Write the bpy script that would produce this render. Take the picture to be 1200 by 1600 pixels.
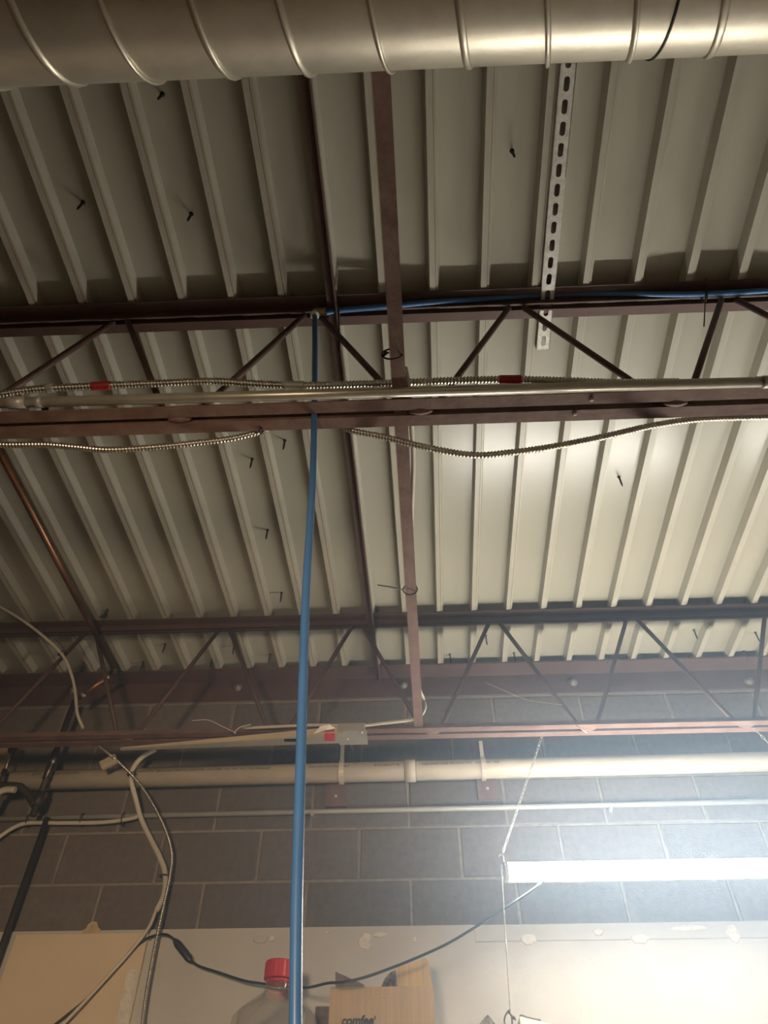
import bpy, bmesh, math, random
from math import sin, cos, pi, radians
from mathutils import Vector, Matrix
random.seed(7)
S = bpy.context.scene
C = bpy.context.collection
for o in list(bpy.data.objects):
    bpy.data.objects.remove(o)

# ---------------------------------------------------------------- camera
H = 1.50                      # eye height above the floor
F, PIT, ROL, YAW = 1118.6, 0.83267, -0.00224, 0.03647
fw = Vector((-sin(YAW)*cos(PIT), cos(YAW)*cos(PIT), sin(PIT)))
r0 = Vector((cos(YAW), sin(YAW), 0)); u0 = r0.cross(fw)
rt = cos(ROL)*r0 + sin(ROL)*u0; up = -sin(ROL)*r0 + cos(ROL)*u0
cd = bpy.data.cameras.new('camera'); co = bpy.data.objects.new('camera', cd); C.objects.link(co)
co.matrix_world = Matrix(((rt.x, up.x, -fw.x, 0), (rt.y, up.y, -fw.y, 0), (rt.z, up.z, -fw.z, H), (0, 0, 0, 1)))
cd.sensor_fit = 'VERTICAL'; cd.sensor_height = 32; cd.lens = F/1600*32; cd.clip_start = 0.02
S.camera = co

# ---------------------------------------------------------------- world, exposure
w = bpy.data.worlds.new('world'); S.world = w; w.use_nodes = True
w.node_tree.nodes['Background'].inputs[0].default_value = (0.9, 0.75, 0.55, 1)
w.node_tree.nodes['Background'].inputs[1].default_value = 0.02
S.view_settings.view_transform = 'Standard'; S.view_settings.look = 'None'
S.view_settings.exposure = 0.0; S.view_settings.gamma = 1; S.view_settings.use_curve_mapping = False
TUBE = 105.0                   # emission of the shop light diffusers
WARM = 225.0                  # watts of the warm work lamp behind the viewer
HAZE = 0.22  # density of the added volume that imitates lens glare

# ---------------------------------------------------------------- measuring helpers
def ray(x, y): return (x-600)/F*rt + (800-y)/F*up + fw
def aY(x, y, Y):                    # point at depth Y (distance towards the block wall)
    v = ray(x, y); q = v*(Y/v.y); return Vector((q.x, q.y, q.z+H))
def aZ(x, y, Z):                    # point at height Z above the eye
    v = ray(x, y); q = v*(Z/v.z); return Vector((q.x, q.y, q.z+H))

# ---------------------------------------------------------------- materials
MATS = {}
def mat(name, col, rough=0.5, metal=0.0, var=0.0, vscale=6.0, col2=None, bump=0.0, bscale=60.0, stretch=None, spec=0.5, rand=0.0):
    m = bpy.data.materials.new(name); m.use_nodes = True; MATS[name] = m
    nt = m.node_tree; b = nt.nodes['Principled BSDF']
    b.inputs['Roughness'].default_value = rough; b.inputs['Metallic'].default_value = metal
    b.inputs['Specular IOR Level'].default_value = spec
    c = (*col, 1)
    tc = nt.nodes.new('ShaderNodeTexCoord'); mp = nt.nodes.new('ShaderNodeMapping')
    nt.links.new(tc.outputs['Object'], mp.inputs['Vector'])
    if stretch: mp.inputs['Scale'].default_value = stretch
    if var or col2:
        n = nt.nodes.new('ShaderNodeTexNoise'); n.inputs['Scale'].default_value = vscale; n.inputs['Detail'].default_value = 6
        n.inputs['Roughness'].default_value = 0.65
        nt.links.new(mp.outputs[0], n.inputs['Vector'])
        r = nt.nodes.new('ShaderNodeValToRGB')
        c2 = col2 if col2 else tuple(x*(1-var) for x in col)
        c1 = col if col2 else tuple(min(1, x*(1+var)) for x in col)
        r.color_ramp.elements[0].position = 0.34; r.color_ramp.elements[1].position = 0.66
        r.color_ramp.elements[0].color = (*c2, 1); r.color_ramp.elements[1].color = (*c1, 1)
        nt.links.new(n.outputs['Fac'], r.inputs[0])
        last = r.outputs[0]
        if rand:
            oi = nt.nodes.new('ShaderNodeObjectInfo'); mr = nt.nodes.new('ShaderNodeMapRange')
            mr.inputs[3].default_value = 1-rand; mr.inputs[4].default_value = 1+rand
            nt.links.new(oi.outputs['Random'], mr.inputs[0])
            mx = nt.nodes.new('ShaderNodeVectorMath'); mx.operation = 'SCALE'
            nt.links.new(last, mx.inputs[0]); nt.links.new(mr.outputs[0], mx.inputs['Scale']); last = mx.outputs[0]
        nt.links.new(last, b.inputs['Base Color'])
    else:
        b.inputs['Base Color'].default_value = c
    if bump:
        n2 = nt.nodes.new('ShaderNodeTexNoise'); n2.inputs['Scale'].default_value = bscale; n2.inputs['Detail'].default_value = 5
        nt.links.new(mp.outputs[0], n2.inputs['Vector'])
        bp = nt.nodes.new('ShaderNodeBump'); bp.inputs['Strength'].default_value = bump; bp.inputs['Distance'].default_value = 0.004
        nt.links.new(n2.outputs['Fac'], bp.inputs['Height']); nt.links.new(bp.outputs[0], b.inputs['Normal'])
    return m
mat('deck', (0.39, 0.375, 0.305), 0.27, 0.0, 0.06, 3.0, stretch=(1, 0.25, 1), rand=0.04)
mat('deck_rib', (0.42, 0.40, 0.325), 0.36, 0.0, 0.10, 9.0, stretch=(3, 0.4, 1))
mat('rust', (0.20, 0.12, 0.06), 0.7)
mat('primer', (0.125, 0.072, 0.058), 0.55, 0.0, vscale=7, col2=(0.095, 0.050, 0.042), bump=0.25, bscale=50)
mat('primer_worn', (0.20, 0.125, 0.10), 0.6, 0.0, vscale=16, col2=(0.13, 0.068, 0.055), bump=0.35, bscale=70)
mat('duct', (0.62, 0.58, 0.48), 0.40, 0.75, 0.12, 7.0, bump=0.06, bscale=90)
mat('galv', (0.62, 0.60, 0.55), 0.45, 0.35, vscale=45, col2=(0.38, 0.36, 0.33), bump=0.1, bscale=60)
mat('strut', (0.74, 0.72, 0.66), 0.42, 0.2, vscale=45, col2=(0.50, 0.48, 0.43), bump=0.1, bscale=60)
mat('bolt', (0.20, 0.18, 0.16), 0.5, 0.3)
mat('emt', (0.56, 0.52, 0.43), 0.34, 0.65, 0.12, 12.0)
mat('flex', (0.62, 0.58, 0.50), 0.32, 1.0, 0.1, 20)
mat('copper', (0.42, 0.20, 0.11), 0.40, 0.85, vscale=8, col2=(0.20, 0.10, 0.065))
mat('old_copper', (0.075, 0.052, 0.042), 0.5, 0.4, vscale=12, col2=(0.05, 0.036, 0.03))
mat('solder', (0.62, 0.58, 0.50), 0.4, 0.8)
mat('pvc', (0.56, 0.51, 0.42), 0.42, 0.0, 0.10, 14, stretch=(0.4, 1, 1))
mat('conduit', (0.42, 0.42, 0.40), 0.45, 0.2, 0.08, 10)
mat('block', (0.150, 0.128, 0.110), 0.9, 0.0, 0.16, 30.0, bump=0.4, bscale=160, rand=0.10)
mat('mortar', (0.26, 0.225, 0.185), 0.95, 0.0, 0.2, 20.0, bump=0.6, bscale=90)
mat('white_paint', (0.50, 0.485, 0.455), 0.5, 0.0, 0.05, 5.0, bump=0.25, bscale=45)
mat('plaster', (0.66, 0.63, 0.57), 0.8, 0.0, 0.15, 40, bump=0.6, bscale=80)
mat('cream_board', (0.68, 0.56, 0.40), 0.55, 0.0, 0.05, 4.0)
mat("blue", (0.052, 0.14, 0.32), 0.33, 0.0, 0.08, 8)
mat('black', (0.012, 0.013, 0.014), 0.45)
mat('cord_black', (0.020, 0.024, 0.026), 0.4)
mat('cable_white', (0.58, 0.54, 0.46), 0.45, 0.0, 0.06, 10)
mat('red_tape', (0.36, 0.02, 0.018), 0.5, 0.0, 0.15, 30)
mat('red_label', (0.55, 0.035, 0.05), 0.5)
mat('brass', (0.55, 0.42, 0.22), 0.35, 0.9)
mat('cardboard', (0.44, 0.325, 0.19), 0.8, 0.0, 0.10, 90, stretch=(1, 1, 0.03), bump=0.15, bscale=160)
mat('cardboard_inner', (0.50, 0.35, 0.17), 0.8, 0.0, 0.16, 120, stretch=(1, 1, 0.03))
mat('cardboard_dark', (0.16, 0.115, 0.085), 0.85, 0.0, 0.3, 60)
mat('ink', (0.030, 0.030, 0.034), 0.6)
mat('print', (0.07, 0.06, 0.055), 0.6)
mat('red_cap', (0.55, 0.020, 0.030), 0.35)
mat('wood', (0.42, 0.29, 0.17), 0.7, 0.0, 0.25, 8, stretch=(1, 1, 6))
mat('tan_strip', (0.50, 0.42, 0.30), 0.7, 0.0, 0.15, 18, stretch=(0.3, 1, 1))
mat('grey_strip', (0.40, 0.39, 0.34), 0.55, 0.3, 0.1, 15)
mat('paper', (0.80, 0.78, 0.70), 0.7)
mat('housing', (0.75, 0.75, 0.74), 0.4)
mat('floor_mat', (0.36, 0.30, 0.24), 0.8, 0.0, 0.15, 3)
mat('room_wall', (0.40, 0.33, 0.26), 0.8, 0.0, 0.1, 2)
mat('roof_board', (0.05, 0.05, 0.05), 0.9)
mat('speckled', (0.30, 0.25, 0.20), 0.8, 0.0, vscale=90, col2=(0.05, 0.04, 0.035))
mat('foam', (0.52, 0.40, 0.25), 0.8, 0.0, 0.2, 40, bump=0.5)
def emis(name, col, st):
    m = bpy.data.materials.new(name); m.use_nodes = True; MATS[name] = m
    b = m.node_tree.nodes['Principled BSDF']; b.inputs['Base Color'].default_value = (0.8, 0.8, 0.8, 1)
    b.inputs['Emission Color'].default_value = (*col, 1); b.inputs['Emission Strength'].default_value = st
emis('tube_light', (1.0, 0.975, 0.90), TUBE)
emis('warm_light', (1.0, 0.62, 0.30), 12.0)
m = bpy.data.materials.new('clear_plastic'); m.use_nodes = True; MATS['clear_plastic'] = m
nt = m.node_tree; nt.nodes.remove(nt.nodes['Principled BSDF'])
tr = nt.nodes.new('ShaderNodeBsdfTransparent'); tr.inputs[0].default_value = (0.96, 0.955, 0.94, 1)
gl = nt.nodes.new('ShaderNodeBsdfGlossy'); gl.inputs['Roughness'].default_value = 0.08
lw = nt.nodes.new('ShaderNodeLayerWeight'); lw.inputs[0].default_value = 0.45; pw = nt.nodes.new('ShaderNodeMath'); pw.operation = 'MULTIPLY_ADD'; pw.inputs[1].default_value = 0.5; pw.inputs[2].default_value = 0.05; nt.links.new(lw.outputs['Facing'], pw.inputs[0])
mx = nt.nodes.new('ShaderNodeMixShader')
nt.links.new(pw.outputs[0], mx.inputs[0]); nt.links.new(tr.outputs[0], mx.inputs[1]); nt.links.new(gl.outputs[0], mx.inputs[2])
nt.links.new(mx.outputs[0], nt.nodes['Material Output'].inputs[0])

# ---------------------------------------------------------------- mesh builder
ORG = {}
class MB:
    def __init__(s): s.v = []; s.f = []; s.sm = []
    def add(s, vs, fs, smooth=False):
        n = len(s.v); s.v += [Vector(v) for v in vs]; s.f += [tuple(i+n for i in f) for f in fs]; s.sm += [smooth]*len(fs); return s
    def box(s, a, b, rot=None, piv=None):
        x0, y0, z0 = a; x1, y1, z1 = b
        vs = [Vector(p) for p in ((x0,y0,z0),(x1,y0,z0),(x1,y1,z0),(x0,y1,z0),(x0,y0,z1),(x1,y0,z1),(x1,y1,z1),(x0,y1,z1))]
        if rot is not None:
            pv = Vector(piv) if piv is not None else sum(vs, Vector())/8
            vs = [pv + rot @ (v-pv) for v in vs]
        return s.add(vs, [(0,3,2,1),(4,5,6,7),(0,1,5,4),(1,2,6,5),(2,3,7,6),(3,0,4,7)])
    def hexa(s, vs):           # eight corners: bottom ring then top ring
        return s.add(vs, [(0,3,2,1),(4,5,6,7),(0,1,5,4),(1,2,6,5),(2,3,7,6),(3,0,4,7)])
    def prism(s, prof, a, b, e1, e2):     # closed profile (p,q) -> p*e1+q*e2 swept from a to b
        a = Vector(a); b = Vector(b); e1 = Vector(e1); e2 = Vector(e2); n = len(prof)
        vs = [a+p*e1+q*e2 for p, q in prof] + [b+p*e1+q*e2 for p, q in prof]
        fs = [(i, (i+1) % n, (i+1) % n+n, i+n) for i in range(n)] + [tuple(range(n))[::-1], tuple(range(n, 2*n))]
        return s.add(vs, fs)
    def tube(s, pts, r, n=10, cap=True, smooth=True, squash=None):
        pts = [Vector(p) for p in pts]; m = len(pts)
        rs = r if isinstance(r, (list, tuple)) else [r]*m
        t = [(pts[min(i+1, m-1)]-pts[max(i-1, 0)]).normalized() for i in range(m)]
        ref = Vector((0, 0, 1)) if abs(t[0].z) < 0.9 else Vector((0, 1, 0))
        nrm = (ref - t[0]*ref.dot(t[0])).normalized(); vs = []
        for i in range(m):
            nrm = nrm - t[i]*nrm.dot(t[i])
            if nrm.length < 1e-6: nrm = t[i].orthogonal()
            nrm.normalize(); bn = t[i].cross(nrm)
            for k in range(n):
                a = 2*pi*k/n; q = squash or 1.0
                vs.append(pts[i] + nrm*(cos(a)*rs[i]) + bn*(sin(a)*rs[i]*q))
        fs = [(i*n+k, i*n+(k+1) % n, (i+1)*n+(k+1) % n, (i+1)*n+k) for i in range(m-1) for k in range(n)]
        s.add(vs, fs, smooth)
        if cap:
            s.add([], [])
            base = len(s.v)-m*n
            s.f += [tuple(base+k for k in range(n))[::-1], tuple(base+(m-1)*n+k for k in range(n))]; s.sm += [False, False]
        return s
    def lathe(s, prof, at=(0, 0, 0), axis=(0, 0, 1), n=20, smooth=True):
        at = Vector(at); ax = Vector(axis).normalized(); e1 = ax.orthogonal().normalized(); e2 = ax.cross(e1); m = len(prof)
        vs = [at + ax*h + (e1*cos(2*pi*k/n) + e2*sin(2*pi*k/n))*rr for rr, h in prof for k in range(n)]
        fs = [(i*n+k, i*n+(k+1) % n, (i+1)*n+(k+1) % n, (i+1)*n+k) for i in range(m-1) for k in range(n)]
        s.add(vs, fs, smooth); base = len(s.v)-m*n
        if prof[0][0] > 1e-5: s.f.append(tuple(base+k for k in range(n))[::-1]); s.sm.append(False)
        if prof[-1][0] > 1e-5: s.f.append(tuple(base+(m-1)*n+k for k in range(n))); s.sm.append(False)
        return s
    def ball(s, c, r, n=8, m=5, sc=(1, 1, 1)):
        prof = [(max(1e-6, r*sin(pi*i/m)), -r*cos(pi*i/m)) for i in range(m+1)]
        b0 = len(s.v); s.lathe(prof, c, n=n)
        c = Vector(c)
        for i in range(b0, len(s.v)): d = s.v[i]-c; s.v[i] = c + Vector((d.x*sc[0], d.y*sc[1], d.z*sc[2]))
        return s
    def mesh(s, name, off=Vector(), fix=True):
        me = bpy.data.meshes.new(name); me.from_pydata([tuple(v-off) for v in s.v], [], s.f)
        me.polygons.foreach_set('use_smooth', s.sm)
        if fix:
            bm = bmesh.new(); bm.from_mesh(me); bmesh.ops.recalc_face_normals(bm, faces=bm.faces); bm.to_mesh(me); bm.free()
        me.update(); return me
    def build(s, name, m, parent=None, bevel=0):
        if parent is not None: off = ORG[parent.name]
        else:
            xs = [v.x for v in s.v]; ys = [v.y for v in s.v]; zs = [v.z for v in s.v]
            off = Vector(((min(xs)+max(xs))/2, (min(ys)+max(ys))/2, min(zs)))
        me = s.mesh(name, off); me.materials.append(MATS[m])
        o = bpy.data.objects.new(name, me); C.objects.link(o)
        if parent is not None: o.parent = parent
        else: o.location = off
        ORG[o.name] = off
        if bevel:
            bv = o.modifiers.new('bevel', 'BEVEL'); bv.width = bevel; bv.segments = 2; bv.limit_method = 'ANGLE'
        return o
def tag(o, label, cat, group=None, kind=None):
    o['label'] = label
    if cat: o['category'] = cat
    if group: o['group'] = group
    if kind: o['kind'] = kind
    return o
def struct(o, label=None):
    o['kind'] = 'structure'
    if label: o['label'] = label
    return o
def thing(name, label, cat, loc, group=None):
    o = bpy.data.objects.new(name, None); C.objects.link(o); o.location = loc; o.empty_display_size = 0.05
    ORG[o.name] = Vector(loc); return tag(o, label, cat, group)
def smooth_path(pts, k=8):
    P = [Vector(p) for p in pts]; out = []
    Q = [2*P[0]-P[1]] + P + [2*P[-1]-P[-2]]
    for i in range(1, len(Q)-2):
        a, b, c, d = Q[i-1:i+3]
        for j in range(k):
            t = j/k
            out.append(0.5*((2*b) + (c-a)*t + (2*a-5*b+4*c-d)*t*t + (3*b-a-3*c+d)*t**3))
    out.append(P[-1]); return out
def resample(pts, step):
    out = [pts[0].copy()]; acc = 0
    for a, b in zip(pts, pts[1:]):
        L = (b-a).length; p = step-acc
        while p <= L: out.append(a+(b-a)*(p/L)); p += step
        acc = L-(p-step)
    return out
def flex_tube(pts, r, pitch=0.0084, n=9):       # corrugated metal conduit
    q = resample(smooth_path(pts, 12), pitch/4)
    rs = [r*(1.0 if i % 4 == 0 else (0.96 if i % 4 == 1 else (0.70 if i % 4 == 2 else 0.78))) for i in range(len(q))]
    return MB().tube(q, rs, n)
def lprof(w, h, t):                              # an angle: flange along +p, leg along +q
    return [(0, 0), (w, 0), (w, t), (t, t), (t, h), (0, h)]

# ---------------------------------------------------------------- the setting
XL, XR, YF, YW = -3.6, 4.6, -3.2, 2.949
ZR = 2.041                    # underside of the deck ribs above the eye
DEL = -0.02556; RX0 = -1.1267; RP = 0.1524
rd = Vector((-sin(DEL), cos(DEL), 0)); rn = Vector((cos(DEL), sin(DEL), 0))
def rib_pt(s, Y, Z=ZR):                          # point on rib line s at depth Y
    base = rn*s; t = (Y-base.y)/rd.y; q = base+rd*t; return Vector((q.x, q.y, Z+H))
struct(MB().box((XL, YF, -0.1), (XR, YW+0.2, 0)).build('floor', 'floor_mat'))
struct(MB().box((XL-0.15, YF, 0), (XL, YW+0.2, H+2.12)).build('wall_left', 'room_wall'))
struct(MB().box((XR, YF, 0), (XR+0.15, YW+0.2, H+2.12)).build('wall_right', 'room_wall'))
struct(MB().box((XL, YF-0.15, 0), (XR, YF, H+2.12)).build('wall_front', 'room_wall'))
ceil = struct(MB().box((XL-0.15, YF-0.15, H+2.086), (XR+0.15, YW+0.2, H+2.15)).build('ceiling', 'roof_board'), 'pale corrugated steel roof deck')
# deck: one rib and one pan mesh shared by all
LEN = YW-YF-0.004
def slanted(prof, name, m):
    b = MB(); a = Vector(); e = rd*(LEN/rd.y)
    vs = [a+rn*p+Vector((0, 0, q)) for p, q in prof]; n = len(prof)
    vs2 = [v+e for v in vs]
    fs = [(i, (i+1) % n, (i+1) % n+n, i+n) for i in range(n)] + [tuple(range(n))[::-1], tuple(range(n, 2*n))]
    b.add(vs+vs2, fs); me = b.mesh(name); me.materials.append(MATS[m]); return me
T = 0.0012
ribm = slanted([(-0.0195, 0.038), (-0.0125, 0.0), (0.005, 0.0), (0.0065, 0.0035), (0.0125, 0.0035), (0.0195, 0.038), (0.0195, 0.038+T), (-0.0195, 0.038+T)], 'deck_rib', 'deck_rib')
ribm.materials.append(MATS['rust']); ribm.polygons[2].material_index = 1
panm = slanted([(0.0195, 0.038), (RP-0.0195, 0.038), (RP-0.0195, 0.042), (0.0195, 0.042)], 'deck_pan', 'deck')
for k in range(-17, 38):
    s = RX0 + k*RP; p = rib_pt(s, YF+0.002)
    if not (XL+0.05 < p.x and p.x+0.33 < XR): continue
    for nm, me in (('deck_rib', ribm), ('deck_pan', panm)):
        o = bpy.data.objects.new(nm, me); C.objects.link(o); o.parent = ceil; o.location = p-ORG[ceil.name]

# block wall: mortar slab and separate blocks
wall = struct(MB().box((XL, YW+0.004, 0), (XR, YW+0.2, H+2.12)).build('wall_back', 'mortar'), 'grey concrete block wall with pale mortar joints')
ZC, XJ, CH, BL = 1.3080, -1.4291, 0.2032, 0.4064
def block_mesh(L, h=CH-0.011):
    b = MB(); e = 0.004
    x0, x1, z0, z1 = -L/2, L/2, 0, h
    o = [(x0, 0.012, z0), (x1, 0.012, z0), (x1, 0.012, z1), (x0, 0.012, z1)]
    i = [(x0, 0.003, z0), (x1, 0.003, z0), (x1, 0.003, z1), (x0, 0.003, z1)]
    f = [(x0+e, 0, z0+e), (x1-e, 0, z0+e), (x1-e, 0, z1-e), (x0+e, 0, z1-e)]
    b.add(o+i+f, [(3,2,1,0)] + [(j, (j+1) % 4, 4+(j+1) % 4, 4+j) for j in range(4)] + [(4+j, 4+(j+1) % 4, 8+(j+1) % 4, 8+j) for j in range(4)] + [(8,9,10,11)])
    me = b.mesh('block'); me.materials.append(MATS['block']); return me
full = block_mesh(BL-0.011)
for k in range(-4, 4):
    off = 0.0 if k % 2 else 0.5
    for i in range(-7, 16):
        cx = XJ + (i+off+0.5)*BL
        if cx-BL/2 < XL or cx+BL/2 > XR: continue
        o = bpy.data.objects.new('block', full); C.objects.link(o); o.parent = wall
        o.location = Vector((cx, YW-0.0015*random.random(), H+ZC+k*CH+0.0055))-ORG[wall.name]

# painted lower wall, proud of the blocks, with a seam strip along its top
ZT = 0.934
XSM = aY(742, 1470, YW).x
low = struct(MB().box((XL, YW-0.018, 0), (XSM, YW, H+ZT)).box((XSM, YW-0.018, 0), (XR, YW, H+ZT-0.058)).build('wall_lower', 'white_paint'), 'white painted wallboard below the bare blocks')
MB().box((XSM, YW-0.0180, H+ZT-0.0565), (XR, YW, H+ZT)).build('top_strip', 'white_paint', low, 0.003)
def patch(px, py, rx, rz, m='plaster', ring=False):
    c = aY(px, py, YW-0.018); b = MB(); n = 14; rr = [1+0.25*(random.random()-0.5) for _ in range(n)]
    v0 = [c+Vector((cos(2*pi*i/n)*rx*rr[i], 0.004, sin(2*pi*i/n)*rz*rr[i])) for i in range(n)]
    v1 = [c+Vector((cos(2*pi*i/n)*rx*rr[i]*0.8, -0.005, sin(2*pi*i/n)*rz*rr[i]*0.8)) for i in range(n)]
    v2 = [c+Vector((cos(2*pi*i/n)*rx*rr[i]*0.45, -0.002 if ring else -0.006, sin(2*pi*i/n)*rz*rr[i]*0.45)) for i in range(n)]
    b.add(v0+v1+v2, [(i, (i+1) % n, n+(i+1) % n, n+i) for i in range(n)] + [(n+i, n+(i+1) % n, 2*n+(i+1) % n, 2*n+i) for i in range(n)] + [tuple(range(2*n, 3*n))])
    b.build('plaster_patch', m, low)
patch(572, 1471, 0.030, 0.034, ring=True); patch(594, 1461, 0.030, 0.010); patch(408, 1468, 0.030, 0.016, 'white_paint'); patch(425, 1467, 0.010, 0.012)
patch(825, 1468, 0.034, 0.020); patch(1000, 1467, 0.035, 0.018); patch(1145, 1458, 0.024, 0.036, ring=True); patch(1075, 1450, 0.075, 0.010)
patch(935, 1457, 0.02, 0.012); patch(512, 1457, 0.008, 0.004); patch(648, 1468, 0.008, 0.012); patch(243, 1466, 0.014, 0.014)

# ledger angle that carries the deck at the wall
lt = thing('ledger_angle', 'brown steel ledger angle bolted along the top of the block wall', 'beam', (0, YW, H+1.93))
yl = 2.842
MB().prism([(0, 0), (YW-yl, 0), (YW-yl, -0.112), (YW-yl-0.008, -0.112), (YW-yl-0.008, -0.008), (0, -0.008)], (XL+0.01, yl, H+ZR), (XR-0.01, yl, H+ZR), (0, 1, 0), (0, 0, 1)).build('steel_angle', 'primer', lt)
for px, py in ((113, 1078), (371, 1074), (630, 1070), (895, 1066), (1170, 1064)):
    c = aY(px, py, YW-0.008)
    b = MB().lathe([(0.022, 0), (0.022, 0.004), (0.013, 0.005), (0.012, 0.013), (0.006, 0.016)], c, (0, -1, 0), 12)
    b.build('bolt', 'bolt', lt)

# ---------------------------------------------------------------- roof joists
def joist(Yc, label, tops, loc_z):
    t = thing('roof_joist', label, 'joist', (0, Yc, H+1.475), 'open-web roof joists')
    a, b = Vector((XL+0.01, 0, 0)), Vector((XR-0.01, 0, 0))
    g = 0.008
    for sgn in (-1, 1):
        pr = [(sgn*g, 0), (sgn*(g+0.042), 0), (sgn*(g+0.042), -0.0045), (sgn*(g+0.0045), -0.0045), (sgn*(g+0.0045), -0.030), (sgn*g, -0.030)]
        MB().prism(pr, a+Vector((0, Yc, H+ZR)), b+Vector((0, Yc, H+ZR)), (0, 1, 0), (0, 0, 1)).build('top_chord', 'primer', t)
        pr = [(sgn*g, 0), (sgn*(g+0.032), 0), (sgn*(g+0.032), 0.0045), (sgn*(g+0.0045), 0.0045), (sgn*(g+0.0045), 0.034), (sgn*g, 0.034)]
        MB().prism(pr, a+Vector((0, Yc, H+1.475)), b+Vector((0, Yc, H+1.475)), (0, 1, 0), (0, 0, 1)).build('bottom_chord', 'primer_worn', t)
    for i, x in enumerate(tops[:-1]):
        x2 = tops[i+1]; xm = (x+x2)/2
        for p, q in (((x+0.022, 2.012), (xm-0.035, 1.492)), ((x2-0.022, 2.012), (xm+0.035, 1.492))):
            MB().tube([(p[0], Yc, H+p[1]), (q[0], Yc, H+q[1])], 0.0090, 10).build('web_rod', 'primer', t)
        MB().ball((xm, Yc, H+1.484), 0.024, 10, 6, (1.4, 0.5, 0.55)).build('weld_bend', 'primer_worn', t)
    return t
t1 = [aZ(p, q, 2.012).x for p, q in ((190, 508), (488, 500), (806, 486), (1138, 470))]
dx = (t1[-1]-t1[0])/3
j1 = joist(1.012, 'brown open-web steel joist nearest the duct, carrying the blue pipe', [t1[0]-dx*k for k in (3, 2, 1)]+t1+[t1[-1]+dx*k for k in (1, 2, 3, 4)], 0)
t2 = [aY(p, q, 2.507).x for p, q in ((140, 993), (350, 987), (558, 983), (773, 979), (990, 977))]
dx2 = (t2[-1]-t2[0])/4
j2 = joist(2.507, 'brown open-web steel joist close to the block wall, above the shop light', [t2[0]-dx2*k for k in (2, 1)]+t2+[t2[-1]+dx2*k for k in (1, 2, 3)], 0)
for px, py in ((924, 624), (898, 646)):
    c = aZ(px, py, 1.4745); MB().lathe([(0.006, 0), (0.006, 0.003), (0.003, 0.006)], c, (0, 0, -1), 8).build('screw_head', 'galv', j1)

# bridging angles that tie the joists together
def along(px, py, Z, Y): # point on the rib direction through a pixel at height Z
    p = aZ(px, py, Z); return p+rd*((Y-p.y)/rd.y)
a, b = along(505.6, 290, 1.996, -0.55), along(505.6, 290, 1.996, 2.90)
tag(MB().prism([(0, 0), (-0.030, 0), (-0.030, 0.004), (-0.004, 0.004), (-0.004, -0.026), (0, -0.026)][::-1], a, b, (1, 0, 0), (0, 0, 1)).build('bridging_angle', 'primer'),
    'brown steel bridging angle running just under the roof deck', 'steel angle')
a, b = along(592, 290, 1.482, -0.55), along(592, 290, 1.482, 2.56)
tag(MB().prism([(0, 0), (0.034, 0), (0.034, 0.004), (0.004, 0.004), (0.004, 0.030), (0, 0.030)], a, b, (1, 0, 0), (0, 0, 1)).build('bridging_angle', 'primer_worn'),
    'brown steel bridging angle lying across the lower joist chords', 'steel angle')

# ---------------------------------------------------------------- spiral duct
DR = 0.105; DZ = 1.345
el = PIT+math.atan((800-111)/F)
DY = (DZ*cos(el)-DR)/sin(el)
dt = thing('spiral_duct', 'galvanised spiral ventilation duct across the top', 'duct', (0.3, DY, H+DZ-DR))
xa, xb = -2.4, 2.8
b = MB(); n = 40
prof = [xa+i*0.05 for i in range(int((xb-xa)/0.05)+1)]
b.tube([(x, DY, H+DZ) for x in prof], DR, n); b.build('duct_pipe', 'duct', dt)
pit = 0.1262
c0 = aY(610, 110, DY+DR*0.98).x
th0 = -0.15                                    # angle (from the wall side) where the seam crosses the silhouette
def seam_pt(th, rr): return Vector((c0+pit*(th-th0)/(2*pi), DY+rr*cos(th), H+DZ+rr*sin(th)))
ths = [i*pi/16 for i in range(int(-2*16*18), int(2*16*18))]
ths = [th for th in ths if xa+0.02 < seam_pt(th, DR).x < xb-0.02]
SGN = 1
def seam2(th, rr): return Vector((c0+pit*(th-th0)/(2*pi), DY+rr*cos(SGN*th), H+DZ+rr*sin(SGN*th)))
b = MB(); b.tube([seam2(th, DR) for th in ths], 0.0042, 8, squash=1.6); b.build('lock_seam', 'duct', dt)
cx = aY(1017, 97, DY+DR).x
b = MB(); b.tube([Vector((cx, DY+(DR+0.0008)*cos(2*pi*i/48), H+DZ+(DR+0.0008)*sin(2*pi*i/48))) for i in range(49)], 0.0022, 6); b.build('joint_gap', 'black', dt)

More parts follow.
